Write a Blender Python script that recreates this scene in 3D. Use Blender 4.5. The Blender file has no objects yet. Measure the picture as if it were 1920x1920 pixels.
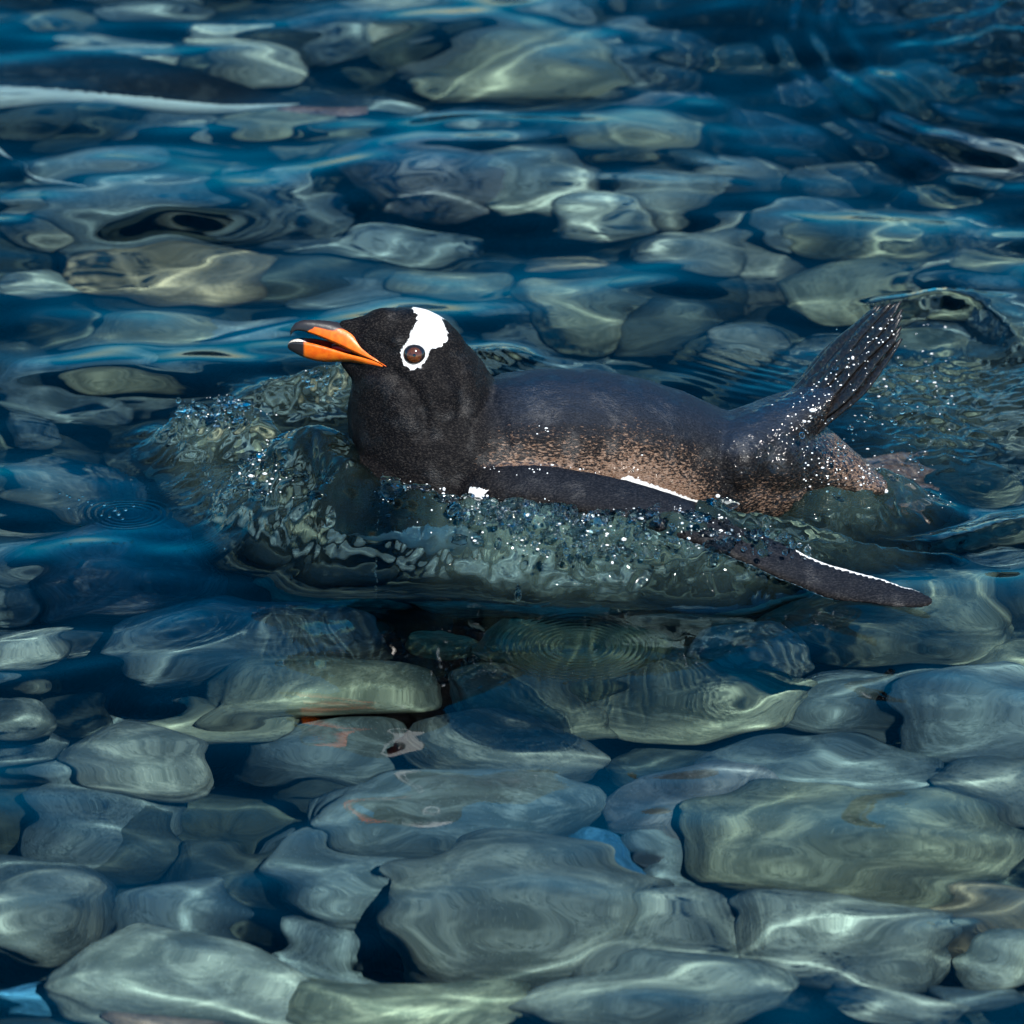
import bpy, bmesh, math, random
import numpy as np
from mathutils import Vector, Matrix
from mathutils.bvhtree import BVHTree

sc = bpy.context.scene
COL = sc.collection
RNG = np.random.default_rng(7)
random.seed(7)

# ------------------------------------------------------------------ camera
ELEV = math.radians(23.0)          # telephoto view from a rock, 23 degrees down
DIST = 7.0
MM = 0.0005                        # metres per picture pixel (1920 wide) at the penguin
CE, SE = math.cos(ELEV), math.sin(ELEV)
VUP = np.array([0, SE, CE]); VRIGHT = np.array([1.0, 0, 0]); VFWD = np.array([0, CE, -SE])
TARGET = 0.02 * VUP
CAM = TARGET - DIST * VFWD
cd = bpy.data.cameras.new('camera')
cam = bpy.data.objects.new('camera', cd); COL.objects.link(cam)
cam.location = CAM; cam.rotation_euler = (math.pi / 2 - ELEV, 0, 0)
cd.sensor_width = 36; cd.lens = 36 * DIST / (1920 * MM)
cd.clip_start = 0.1; cd.clip_end = 300
cd.dof.use_dof = True; cd.dof.focus_distance = DIST - 0.04; cd.dof.aperture_fstop = 9.0
sc.camera = cam

# ------------------------------------------------------------------ sky and sun
SUN = np.array([0.22, -0.60, 0.77]); SUN /= np.linalg.norm(SUN)
world = bpy.data.worlds.new('World'); sc.world = world; world.use_nodes = True
wn = world.node_tree
sky = wn.nodes.new('ShaderNodeTexSky'); sky.sky_type = 'NISHITA'; sky.sun_disc = False
sky.sun_elevation = math.asin(SUN[2]); sky.sun_rotation = math.atan2(SUN[0], SUN[1])
sky.air_density = 1.0; sky.dust_density = 0.2; sky.ozone_density = 6.0
hsv = wn.nodes.new('ShaderNodeHueSaturation'); hsv.inputs['Saturation'].default_value = 1.75; hsv.inputs['Hue'].default_value = 0.488
wn.links.new(sky.outputs[0], hsv.inputs['Color'])
wn.links.new(hsv.outputs[0], wn.nodes['Background'].inputs[0])
wn.nodes['Background'].inputs[1].default_value = 0.098
ld = bpy.data.lights.new('sun', 'SUN'); sun = bpy.data.objects.new('sun', ld); COL.objects.link(sun)
ld.energy = 5.0; ld.angle = math.radians(0.5); ld.color = (1.0, 0.95, 0.86)
ld.cycles.is_caustics_light = True
sun.rotation_euler = Vector(SUN).to_track_quat('Z', 'Y').to_euler()
sun.location = (0, 0, 5)
vs = sc.view_settings
vs.view_transform = 'Standard'; vs.look = 'None'; vs.gamma = 1; vs.use_curve_mapping = False
vs.exposure = 0.55
cy = sc.cycles
cy.use_denoising = True
cy.max_bounces = 7; cy.transmission_bounces = 7; cy.glossy_bounces = 2; cy.diffuse_bounces = 1
cy.adaptive_threshold = 0.03
cy.transparent_max_bounces = 8
cy.caustics_reflective = False; cy.caustics_refractive = True
cy.sample_clamp_indirect = 4.0

# ------------------------------------------------------------------ pixel helpers (real 3-D points)
def ray(u, v):
    d = VFWD * DIST + (u - 960) * MM * VRIGHT + (960 - v) * MM * VUP
    return d / np.linalg.norm(d)
def at_y(u, v, y):
    d = ray(u, v); t = (y - CAM[1]) / d[1]; return CAM + t * d
def at_z(u, v, z):
    d = ray(u, v); t = (z - CAM[2]) / d[2]; return CAM + t * d
def at_bed(u, v, depth):
    p = at_z(u, v, 0); d = ray(u, v)
    h = d[:2] / 1.333; dz = -math.sqrt(1 - h @ h)
    dd = np.array([h[0], h[1], dz]); return p + dd * (depth / -dz)
def to_px(P):
    q = P - CAM; f = q @ VFWD
    return 960 + (q @ VRIGHT) / f * DIST / MM, 960 - (q @ VUP) / f * DIST / MM

# ------------------------------------------------------------------ noise
_perm = RNG.permutation(512); _grad = RNG.normal(size=(512, 3)); _grad /= np.linalg.norm(_grad, axis=1)[:, None]
def perlin(P):
    P = np.asarray(P, float); i = np.floor(P).astype(int); f = P - i
    w = f * f * f * (f * (f * 6 - 15) + 10); out = 0
    for dx in (0, 1):
        for dy in (0, 1):
            for dz in (0, 1):
                h = _perm[(_perm[(_perm[(i[:, 0] + dx) & 511] + i[:, 1] + dy) & 511] + i[:, 2] + dz) & 511]
                g = _grad[h]; o = f - np.array([dx, dy, dz])
                ww = (w[:, 0] if dx else 1 - w[:, 0]) * (w[:, 1] if dy else 1 - w[:, 1]) * (w[:, 2] if dz else 1 - w[:, 2])
                out = out + ww * (g * o).sum(1)
    return out * 1.6
def sstep(a, b, x):
    t = np.clip((x - a) / (b - a), 0, 1); return t * t * (3 - 2 * t)
def interp(st, n):
    st = np.array(st, float); k = len(st); t = np.linspace(0, k - 1, n); out = []
    for x in t:
        i = min(int(x), k - 2); f = x - i
        p0, p1, p2, p3 = st[max(i - 1, 0)], st[i], st[i + 1], st[min(i + 2, k - 1)]
        out.append(0.5 * (2 * p1 + (p2 - p0) * f + (2 * p0 - 5 * p1 + 4 * p2 - p3) * f * f + (3 * p1 - p0 - 3 * p2 + p3) * f ** 3))
    return np.array(out)

# ------------------------------------------------------------------ object helpers
def mesh_from(name, V, F, smooth=True):
    m = bpy.data.meshes.new(name)
    V = np.asarray(V, np.float32); F = np.asarray(F, np.int32)
    if F.ndim == 2:
        k = F.shape[1]
        m.vertices.add(len(V)); m.vertices.foreach_set('co', V.ravel())
        m.loops.add(F.size); m.loops.foreach_set('vertex_index', F.ravel())
        m.polygons.add(len(F)); m.polygons.foreach_set('loop_start', np.arange(0, F.size, k, dtype=np.int32))
        m.update(calc_edges=True)
    m.validate()
    if smooth: m.shade_smooth()
    return m
def link(name, m, mat=None, parent=None):
    o = bpy.data.objects.new(name, m); COL.objects.link(o)
    if mat is not None and not m.materials: m.materials.append(mat)
    if parent is not None: o.parent = parent
    o.cycles.is_caustics_receiver = True
    return o
def tag(o, label=None, cat=None, group=None, kind=None):
    if label: o['label'] = label
    if cat: o['category'] = cat
    if group: o['group'] = group
    if kind: o['kind'] = kind
    return o
def attr(m, name, vals):
    a = m.attributes.new(name, 'FLOAT', 'POINT'); a.data.foreach_set('value', np.asarray(vals, np.float32))
def ring_faces(nr, ns):
    i = np.arange(nr - 1)[:, None]; j = np.arange(ns)[None, :]
    a = i * ns + j; b = i * ns + (j + 1) % ns
    return np.stack([a, b, b + ns, a + ns], -1).reshape(-1, 4)
def loft(sections):
    """sections: (n, k, 3) rings -> closed tri/quad lists with capped ends"""
    S = np.asarray(sections, float); n, k, _ = S.shape
    V = np.concatenate([S.reshape(-1, 3), S[:1].mean(1), S[-1:].mean(1)]); F = [tuple(f) for f in ring_faces(n, k)]
    a, b = n * k, n * k + 1
    F += [(a, (j + 1) % k, j) for j in range(k)] + [(b, (n - 1) * k + j, (n - 1) * k + (j + 1) % k) for j in range(k)]
    return V, F
def py_mesh(name, V, F, smooth=True):
    m = bpy.data.meshes.new(name); m.from_pydata([tuple(map(float, p)) for p in V], [], F); m.validate()
    bm = bmesh.new(); bm.from_mesh(m); bmesh.ops.recalc_face_normals(bm, faces=bm.faces); bm.to_mesh(m); bm.free()
    if smooth: m.shade_smooth()
    return m
_ico = {}
def ico(n):
    if n not in _ico:
        bm = bmesh.new(); bmesh.ops.create_icosphere(bm, subdivisions=n, radius=1)
        bm.verts.ensure_lookup_table()
        _ico[n] = (np.array([v.co[:] for v in bm.verts]), np.array([[v.index for v in f.verts] for f in bm.faces])); bm.free()
    return _ico[n]

# ------------------------------------------------------------------ material helpers
class Mat:
    def __init__(s, name):
        s.m = bpy.data.materials.new(name); s.m.use_nodes = True; s.t = s.m.node_tree; s.t.nodes.clear()
        s.out = s.n('OutputMaterial')
    def n(s, kind, **kw):
        nd = s.t.nodes.new('ShaderNode' + kind)
        for k, v in kw.items(): setattr(nd, k, v)
        return nd
    def l(s, a, b): s.t.links.new(a, b)
    def set(s, sock, v):
        if isinstance(v, bpy.types.NodeSocket): s.l(v, sock)
        elif isinstance(v, (tuple, list)) and len(v) == 3 and sock.type == 'RGBA': sock.default_value = (*v, 1)
        else: sock.default_value = v
    def coord(s, scale=(1, 1, 1), rot=(0, 0, 0)):
        c = s.n('TexCoord'); mp = s.n('Mapping'); s.l(c.outputs['Object'], mp.inputs[0])
        mp.inputs['Scale'].default_value = scale; mp.inputs['Rotation'].default_value = rot; return mp.outputs[0]
    def noise(s, co, scale, detail=3, rough=0.55, dist=0):
        t = s.n('TexNoise'); s.l(co, t.inputs['Vector']); t.inputs['Scale'].default_value = scale
        t.inputs['Detail'].default_value = detail; t.inputs['Roughness'].default_value = rough; t.inputs['Distortion'].default_value = dist
        return t.outputs['Fac']
    def rng(s, v, a, b, c=0.0, d=1.0):
        r = s.n('MapRange'); r.interpolation_type = 'SMOOTHSTEP'; s.set(r.inputs[0], v)
        for i, x in enumerate((a, b, c, d)): s.set(r.inputs[i + 1], x)
        return r.outputs[0]
    def math(s, op, a, b=0.0):
        m = s.n('Math', operation=op); s.set(m.inputs[0], a); s.set(m.inputs[1], b); return m.outputs[0]
    def mix(s, f, a, b):
        m = s.n('Mix', data_type='RGBA'); s.set(m.inputs[0], f); s.set(m.inputs[6], a); s.set(m.inputs[7], b); return m.outputs[2]
    def att(s, name):
        a = s.n('Attribute', attribute_name=name); return a.outputs['Fac']
    def bump(s, h, strength, dist=0.001):
        b = s.n('Bump'); s.l(h, b.inputs['Height']); b.inputs['Strength'].default_value = strength; b.inputs['Distance'].default_value = dist
        return b.outputs[0]
    def principled(s, **kw):
        p = s.n('BsdfPrincipled')
        for k, v in kw.items(): s.set(p.inputs[k.replace('_', ' ')], v)
        s.l(p.outputs[0], s.out.inputs[0]); return p

def water_material(name, rough, tint, foam):
    w = Mat(name)
    fr = w.n('Fresnel'); fr.inputs[0].default_value = 1.333
    rf = w.n('BsdfRefraction'); rf.inputs['Roughness'].default_value = 0; rf.inputs['IOR'].default_value = 1.333
    rf.inputs['Color'].default_value = (*tint, 1)
    gl = w.n('BsdfGlossy'); gl.inputs['Roughness'].default_value = rough
    mx = w.n('MixShader'); w.l(fr.outputs[0], mx.inputs[0]); w.l(gl.outputs[0], mx.inputs[2])
    if foam:           # air beaten into the water: fine bubbles scatter light
        df = w.n('BsdfDiffuse'); df.inputs['Color'].default_value = (0.40, 0.66, 0.56, 1)
        m2 = w.n('MixShader'); nz = w.noise(w.coord((1, 1, 0.5)), 28, 3, 0.6, 0.3)
        w.l(w.math('MULTIPLY', w.att('foam'), w.rng(nz, 0.3, 0.75, 0.3, 1.0)), m2.inputs[0])
        w.l(rf.outputs[0], m2.inputs[1]); w.l(df.outputs[0], m2.inputs[2]); w.l(m2.outputs[0], mx.inputs[1])
    else: w.l(rf.outputs[0], mx.inputs[1])
    w.l(mx.outputs[0], w.out.inputs[0])
    return w.m
M_WATER = water_material('sea_water', 0.02, (0.73, 0.92, 0.94), True)
M_DROP = water_material('splash_water', 0.06, (0.97, 0.99, 0.99), False)

def stone_material():
    s = Mat('wet_stone'); oi = s.n('ObjectInfo')
    tc = s.n('TexCoord'); add = s.n('VectorMath', operation='ADD'); s.l(tc.outputs['Object'], add.inputs[0])
    sc3 = s.n('VectorMath', operation='SCALE'); s.l(oi.outputs['Location'], sc3.inputs[0]); sc3.inputs['Scale'].default_value = 37.0
    s.l(sc3.outputs[0], add.inputs[1]); co = add.outputs[0]
    mpv = s.n('Mapping'); s.l(co, mpv.inputs[0]); mpv.inputs['Scale'].default_value = (1, 1, 4.5); mpv.inputs['Rotation'].default_value = (0.35, 0.25, 0)
    big = s.noise(co, 9, 3); band = s.noise(mpv.outputs[0], 22, 4, 0.6, 0.8); fine = s.noise(co, 130, 4, 0.65); pit = s.noise(co, 420, 2)
    base = oi.outputs['Color']
    dark = s.mix(1.0, base, base); dk = s.n('Mix', data_type='RGBA', blend_type='MULTIPLY'); dk.inputs[0].default_value = 1
    s.l(base, dk.inputs[6]); dk.inputs[7].default_value = (0.45, 0.5, 0.5, 1)
    lt = s.n('Mix', data_type='RGBA', blend_type='MULTIPLY'); lt.inputs[0].default_value = 1
    s.l(base, lt.inputs[6]); lt.inputs[7].default_value = (1.65, 1.6, 1.5, 1)
    c = s.mix(s.rng(big, 0.3, 0.7), dk.outputs[2], base)
    streak = s.n('Mapping'); s.l(co, streak.inputs[0]); streak.inputs['Scale'].default_value = (1, 3.5, 5); streak.inputs['Rotation'].default_value = (0.2, 0.1, 0.5)
    c = s.mix(s.rng(band, 0.42, 0.68, 0, 0.85), c, lt.outputs[2])
    c = s.mix(s.rng(s.noise(streak.outputs[0], 90, 3, 0.6, 0.5), 0.5, 0.68, 0, 0.7), c, dk.outputs[2])
    c = s.mix(s.rng(fine, 0.5, 0.7, 0, 0.6), c, dk.outputs[2])
    c = s.mix(s.rng(pit, 0.62, 0.72, 0, 0.5), c, lt.outputs[2])
    h = s.math('ADD', s.math('MULTIPLY', band, 0.6), s.math('MULTIPLY', fine, 0.5))
    s.principled(Base_Color=c, Roughness=0.85, Specular_IOR_Level=0.1, Normal=s.bump(h, 0.5, 0.004))
    return s.m
M_STONE = stone_material()

# ------------------------------------------------------------------ sea bed
def seabed():
    n = 160; xs = np.sign(np.linspace(-1, 1, n)) * np.abs(np.linspace(-1, 1, n)) ** 2.2 * 25
    X, Y = np.meshgrid(xs, xs + 0.4)
    P = np.stack([X.ravel(), Y.ravel(), 0 * X.ravel()], 1)
    Z = -0.60 + 0.03 * perlin(P * 5 + 3) + 0.012 * perlin(P * 19)
    V = np.stack([X.ravel(), Y.ravel(), Z], 1)
    i = np.arange(n - 1)[:, None]; j = np.arange(n - 1)[None, :]; a = i * n + j
    F = np.stack([a, a + 1, a + n + 1, a + n], -1).reshape(-1, 4)
    s = Mat('seabed_gravel'); co = s.coord()
    c = s.mix(s.rng(s.noise(co, 25, 5, 0.7), 0.3, 0.7), (0.015, 0.02, 0.018), (0.07, 0.075, 0.06))
    s.principled(Base_Color=c, Roughness=0.9, Specular_IOR_Level=0.1, Normal=s.bump(s.noise(co, 60, 4), 0.6, 0.01))
    tag(link('seabed', mesh_from('seabed', V, F), s.m), kind='structure')
seabed()

# ------------------------------------------------------------------ stones
GREY = (0.23, 0.22, 0.20); OLIVE = (0.26, 0.24, 0.18); BLUE = (0.18, 0.195, 0.20); PALE = (0.33, 0.31, 0.27)
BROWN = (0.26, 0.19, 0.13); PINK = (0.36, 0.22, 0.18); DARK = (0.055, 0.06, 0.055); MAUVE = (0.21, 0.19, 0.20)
def stone_mesh(name, a, b, c, seed, sub=4, lump=0.16):
    V, F = ico(sub); V = V.copy(); r = np.random.default_rng(seed)
    p = r.uniform(2.2, 3.1)                                            # rounded-box superellipsoid
    V = V / ((np.abs(V) ** p).sum(1) ** (1 / p))[:, None]
    off = r.uniform(0, 200, 3)
    V *= (1 + lump * perlin(V * 0.9 + off) + 0.45 * lump * perlin(V * 2.1 + off + 50) + 0.08 * lump * perlin(V * 6 + off))[:, None]
    # one or two broad worn facets
    for _ in range(r.integers(1, 4)):
        d = r.normal(size=3); d[2] = abs(d[2]) * 0.6; d /= np.linalg.norm(d); lim = r.uniform(0.62, 0.85)
        over = np.maximum(V @ d - lim, 0); V -= (0.75 * over)[:, None] * d
    return mesh_from(name, V * np.array([a, b, c]), F)
STONES = [  # u, v, width, height, tilt, colour, depth of its middle, label
 (360,1835,500,170,0,PALE,.40,'big pale grey stone with a glowing streak of light along its lower side'),
 (765,1858,440,120,3,OLIVE,.38,'smooth oval stone lying against the right end of the big pale streaked stone'),
 (1235,1855,450,125,2,PALE,.38,'wide pale loaf-shaped stone with fine stripes'),
 (1565,1745,430,175,-8,GREY,.40,'large round-backed grey stone beside the loaf-shaped stone'),
 (1700,1890,260,70,-12,GREY,.42,None),(1865,1860,170,80,5,BLUE,.44,None),
 (985,1690,390,200,-12,GREY,.43,'broad lumpy stone under the small bright blue gap'),
 (1190,1745,340,120,10,GREY,.42,None),
 (1620,1572,570,160,-2,OLIVE,.38,'largest olive stone, crossed by one bright slanting line of light'),
 (860,1535,500,125,-4,BLUE,.42,'long bluish slab of a stone below the reflected penguin bill'),
 (680,1640,240,125,-10,BLUE,.46,None),(325,1735,350,110,3,BLUE,.46,None),
 (65,1705,200,190,-10,GREY,.42,'tall rounded grey stone cut by the picture edge above the small blue stone'),
 (50,1875,150,80,-10,(0.10,0.30,0.50),.46,'small vivid blue stone'),
 (290,1925,200,60,0,PINK,.40,'small rounded pink stone between pale stones'),
 (925,1400,380,150,-28,GREY,.41,'long grey stone slanting away from the reflected white head patch'),
 (1240,1435,260,110,22,DARK,.43,'near black stone with pale spots'),
 (1545,1430,400,115,-4,BLUE,.41,'smooth blue grey stone directly behind the olive stone'),
 (1310,1515,360,85,14,MAUVE,.42,'thin mauve grey stone touching the black spotted stone'),
 (1275,1615,210,100,-5,BLUE,.47,None),
 (1835,1345,290,180,-8,BLUE,.43,'big round blue grey boulder at the picture edge under the flipper tip'),
 (1600,1290,250,100,-10,BLUE,.46,None),(1310,1295,450,95,-4,OLIVE,.42,'long flat olive stone crossed by a small rainbow glint'),
 (1000,1310,320,90,-8,OLIVE,.42,None),
 (1410,1217,220,60,4,PALE,.39,'small pale stone with a brilliant white light streak'),
 (1680,1150,400,140,-8,OLIVE,.40,'large olive stone lying under the flipper tip'),
 (1880,1230,210,60,15,OLIVE,.41,None),(1310,1140,320,80,-10,OLIVE,.42,None),
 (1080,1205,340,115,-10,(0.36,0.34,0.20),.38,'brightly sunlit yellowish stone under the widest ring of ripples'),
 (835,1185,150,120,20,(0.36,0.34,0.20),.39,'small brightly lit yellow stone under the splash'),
 (480,1185,540,150,7,BLUE,.42,'long blue grey block of stone with rough lower edge'),
 (600,1290,400,90,4,OLIVE,.43,None),
 (255,1055,390,180,4,MAUVE,.40,'broad mauve grey stone with swirling bands'),
 (175,930,380,110,-10,GREY,.42,'flat grey stone under the small splash rings'),
 (35,1080,150,140,-20,BLUE,.46,None),(55,1210,190,140,-5,GREY,.41,None),(20,1335,160,105,-15,GREY,.40,None),
 (270,1410,340,130,-6,GREY,.44,None),(160,1315,200,80,5,DARK,.47,None),(180,1215,70,85,20,GREY,.48,None),
 (420,1345,280,60,-8,OLIVE,.46,None),(620,1400,260,90,-10,BLUE,.50,None),
 (1865,1480,210,105,-12,GREY,.42,None),(1835,1720,270,90,-16,BROWN,.43,None),(1890,1785,130,50,12,PALE,.42,None),
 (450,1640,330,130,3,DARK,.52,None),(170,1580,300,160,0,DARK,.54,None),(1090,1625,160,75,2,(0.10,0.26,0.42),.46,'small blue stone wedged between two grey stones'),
 (310,495,410,140,-8,BROWN,.42,'large warm brown stone behind the penguin bill'),
 (60,525,190,95,-8,PALE,.42,None),(60,790,150,100,10,BLUE,.44,None),(300,645,320,75,2,OLIVE,.45,None),(150,730,300,80,3,BLUE,.46,None),
 (510,370,290,80,-3,BLUE,.43,None),(795,325,330,110,2,MAUVE,.41,'smooth mauve grey stone beyond the penguin head'),
 (560,285,190,75,-3,OLIVE,.43,None),(450,92,280,90,-8,PALE,.42,None),(520,230,260,65,0,OLIVE,.44,None),
 (960,115,380,100,-3,OLIVE,.43,None),(1040,190,260,80,4,DARK,.45,None),(1010,345,220,90,-8,PALE,.42,None),
 (1245,355,200,110,-12,GREY,.40,'rounded grey stone in the cluster beyond the penguin back'),(1125,395,200,90,-18,PALE,.41,None),
 (1300,465,230,190,-5,GREY,.40,'tall pale grey block standing in the stone cluster beyond the penguin back'),
 (1170,255,250,80,-3,OLIVE,.43,None),(1250,185,230,65,5,MAUVE,.44,None),(1440,245,270,105,-5,BLUE,.43,None),
 (1380,325,170,85,-5,GREY,.44,None),(1565,320,300,95,16,GREY,.41,'long tapering grey stone in front of the tail'),
 (1500,415,190,85,5,BLUE,.45,None),(1840,275,260,75,3,MAUVE,.42,None),(1790,355,240,60,0,OLIVE,.44,None),
 (1630,440,300,110,-8,OLIVE,.45,None),(1590,525,350,80,16,OLIVE,.41,None),(1860,500,220,80,-3,OLIVE,.43,None),
 (1080,500,160,65,0,BROWN,.45,None),(1080,590,220,90,0,OLIVE,.46,None),(1370,630,140,150,0,GREY,.44,None),
 (850,540,320,90,-10,OLIVE,.43,None),(790,430,360,85,0,BLUE,.45,None),(590,440,250,75,-3,BLUE,.45,None),
 (440,640,330,75,0,BLUE,.45,None),(640,560,260,70,-4,BLUE,.46,None),(90,40,220,70,-10,OLIVE,.44,None),(200,320,280,80,-4,BLUE,.45,None),
 (650,60,200,60,5,BLUE,.44,None),(720,25,200,40,8,PALE,.44,None),(1230,60,260,70,-5,BLUE,.44,None),(1420,95,270,80,-5,OLIVE,.44,None),
 (1560,160,240,70,5,BLUE,.45,None),(1740,150,260,80,-6,OLIVE,.45,None),(1230,600,180,90,0,DARK,.47,None),
 (300,15,260,60,0,BLUE,.45,None),(1000,20,260,60,0,BLUE,.45,None),(1650,20,260,60,0,BLUE,.45,None),(880,230,250,70,0,BLUE,.46,None),
 (700,180,220,60,0,BLUE,.46,None),(1700,230,240,70,5,BLUE,.45,None),(1780,620,260,90,-5,OLIVE,.44,None),(1560,650,240,90,5,GREY,.45,None),
 (950,1080,300,90,0,OLIVE,.44,None),(640,1090,280,110,-10,OLIVE,.45,None),(1470,1080,260,80,0,OLIVE,.45,None),(1800,900,280,110,0,OLIVE,.45,None),
 (1700,780,240,100,0,OLIVE,.46,None),(330,840,260,90,-5,DARK,.48,None),(480,860,240,90,0,OLIVE,.46,None)]
LBL = {PALE: 'pale grey rounded stone lying among darker stones under water', GREY: 'plain grey rounded stone lying under the water',
       OLIVE: 'olive green rounded stone lying under the water', BLUE: 'blue grey rounded stone lying under the water',
       DARK: 'very dark rounded stone lying deep between other stones', BROWN: 'brownish rounded stone lying under the water',
       MAUVE: 'mauve grey rounded stone lying under the water', PINK: 'pinkish rounded stone'}
def put_stone(m, x, y, z, rz, tilt, colour, label, grp):
    o = link('stone', m, M_STONE); o.location = (x, y, z); o.rotation_euler = (tilt[0], tilt[1], rz)
    j = RNG.uniform(0.72, 1.08); o.color = (*[min(1, q * j) for q in colour], 1)
    tag(o, label, 'stone', grp); return o
placed = []
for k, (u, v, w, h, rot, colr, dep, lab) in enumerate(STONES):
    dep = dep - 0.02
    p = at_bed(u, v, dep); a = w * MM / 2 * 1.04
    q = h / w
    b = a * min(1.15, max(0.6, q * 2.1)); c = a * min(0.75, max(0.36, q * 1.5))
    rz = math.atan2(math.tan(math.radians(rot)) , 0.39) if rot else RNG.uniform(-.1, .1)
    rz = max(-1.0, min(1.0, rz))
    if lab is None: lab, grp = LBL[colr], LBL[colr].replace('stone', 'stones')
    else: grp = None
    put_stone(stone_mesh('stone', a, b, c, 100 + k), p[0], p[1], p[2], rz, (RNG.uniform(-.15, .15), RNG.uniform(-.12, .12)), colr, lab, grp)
    placed.append((p[0], p[1], max(a, b)))
# deeper layer of stones filling what lies between and beneath, and around the frame
fill = [stone_mesh('stone', 1, 0.85, 0.6, 900 + i, 3) for i in range(8)]
pts = []
tries = 0
while tries < 9000 and len(pts) < 175:
    tries += 1
    x, y = RNG.uniform(-0.85, 0.85), RNG.uniform(-1.25, 2.3); r = RNG.uniform(0.055, 0.11)
    if all((x - X) ** 2 + (y - Y) ** 2 > (0.72 * (r + R)) ** 2 for X, Y, R in pts):
        pts.append((x, y, r))
HID = {DARK: 'nearly black', BLUE: 'small blue grey', GREY: 'small plain grey'}
for x, y, r in pts:
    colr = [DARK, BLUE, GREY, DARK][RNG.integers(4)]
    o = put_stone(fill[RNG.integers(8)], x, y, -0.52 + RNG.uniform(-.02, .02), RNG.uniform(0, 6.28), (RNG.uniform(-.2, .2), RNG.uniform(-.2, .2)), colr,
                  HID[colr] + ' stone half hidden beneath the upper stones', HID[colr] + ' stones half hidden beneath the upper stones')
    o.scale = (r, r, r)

# ------------------------------------------------------------------ penguin
def plumage(name):
    s = Mat(name); co = s.coord()
    st = s.coord((0.45, 1, 1.2), (0, 0.12, 0))
    speck = s.noise(st, 480, 3, 0.7, 0.3); speck2 = s.noise(st, 900, 2, 0.6); patch = s.noise(co, 38, 3, 0.6); edge = s.noise(co, 260, 3, 0.65)
    grain = s.noise(s.coord((0.6, 1, 1)), 700, 2, 0.7)
    black = s.mix(s.rng(grain, 0.45, 0.75), (0.002, 0.002, 0.003), (0.030, 0.026, 0.024))
    black = s.mix(s.math('MULTIPLY', s.att('sky_sheen'), s.rng(grain, 0.3, 0.7, 0.35, 0.9)), black, (0.005, 0.017, 0.040))  # bluer colour on top imitates sky sheen over slate plumage
    brown_c = s.mix(s.rng(speck2, 0.3, 0.7), (0.095, 0.045, 0.024), (0.27, 0.185, 0.135))
    br = s.att('brown'); bm = s.math('ADD', s.math('MULTIPLY', br, 0.72), s.math('MULTIPLY', s.math('MULTIPLY', s.math('SUBTRACT', speck, 0.5), 2.2), s.rng(br, 0.0, 0.15)))
    c = s.mix(s.rng(bm, 0.28, 0.62), black, brown_c)
    wsd = s.math('ADD', s.att('white'), s.math('MULTIPLY', s.math('SUBTRACT', edge, 0.5), 14.0))
    wc = s.mix(s.rng(grain, 0.35, 0.7), (0.80, 0.80, 0.79), (0.86, 0.86, 0.85))
    c = s.mix(s.rng(wsd, -1.2, 1.2), c, wc)
    ro = s.rng(patch, 0.42, 0.62, 0.66, 0.46)
    h = s.math('ADD', s.math('MULTIPLY', grain, 0.7), s.math('MULTIPLY', speck, 0.8))
    p = s.principled(Base_Color=c, Roughness=ro, Specular_IOR_Level=s.math('ADD', s.rng(patch, 0.5, 0.68, 0.10, 0.28), s.math('MULTIPLY', s.att('sky_sheen'), 0.15)), Normal=s.bump(h, 0.8, 0.0013))
    wet = s.math('MULTIPLY', s.att('wet'), s.rng(s.noise(co, 60, 2), 0.4, 0.6, 0.25, 1.0))
    s.l(wet, p.inputs['Coat Weight']); p.inputs['Coat Roughness'].default_value = 0.12
    s.l(s.bump(s.noise(co, 190, 1, 0.5), 0.9, 0.004), p.inputs['Coat Normal'])
    return s.m
M_PLUME = plumage('penguin_plumage')

def simple(name, col, rough, spec=0.5, col2=None, scale=200, bump=0.0, coat=0.0):
    s = Mat(name); co = s.coord(); nz = s.noise(co, scale, 3)
    c = s.mix(s.rng(nz, 0.35, 0.65), col, col2 or tuple(min(1, x * 1.3) for x in col))
    p = s.principled(Base_Color=c, Roughness=rough, Specular_IOR_Level=spec)
    if bump: s.l(s.bump(nz, bump, 0.002), p.inputs['Normal'])
    p.inputs['Coat Weight'].default_value = coat; p.inputs['Coat Roughness'].default_value = 0.08
    return s.m

def poly_sd(u, v, poly):
    """signed distance (px), positive inside"""
    poly = np.array(poly, float); P = np.stack([u, v], 1); d = np.full(len(u), 1e9); ins = np.zeros(len(u), bool)
    for i in range(len(poly)):
        a, b = poly[i], poly[(i + 1) % len(poly)]; e = b - a; w = P - a
        t = np.clip((w @ e) / (e @ e), 0, 1); d = np.minimum(d, np.linalg.norm(w - t[:, None] * e, axis=1))
        c = ((a[1] > P[:, 1]) != (b[1] > P[:, 1])) & (P[:, 0] < (b[0] - a[0]) * (P[:, 1] - a[1]) / (b[1] - a[1] + 1e-12) + a[0])
        ins ^= c
    return np.where(ins, d, -d)

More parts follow.
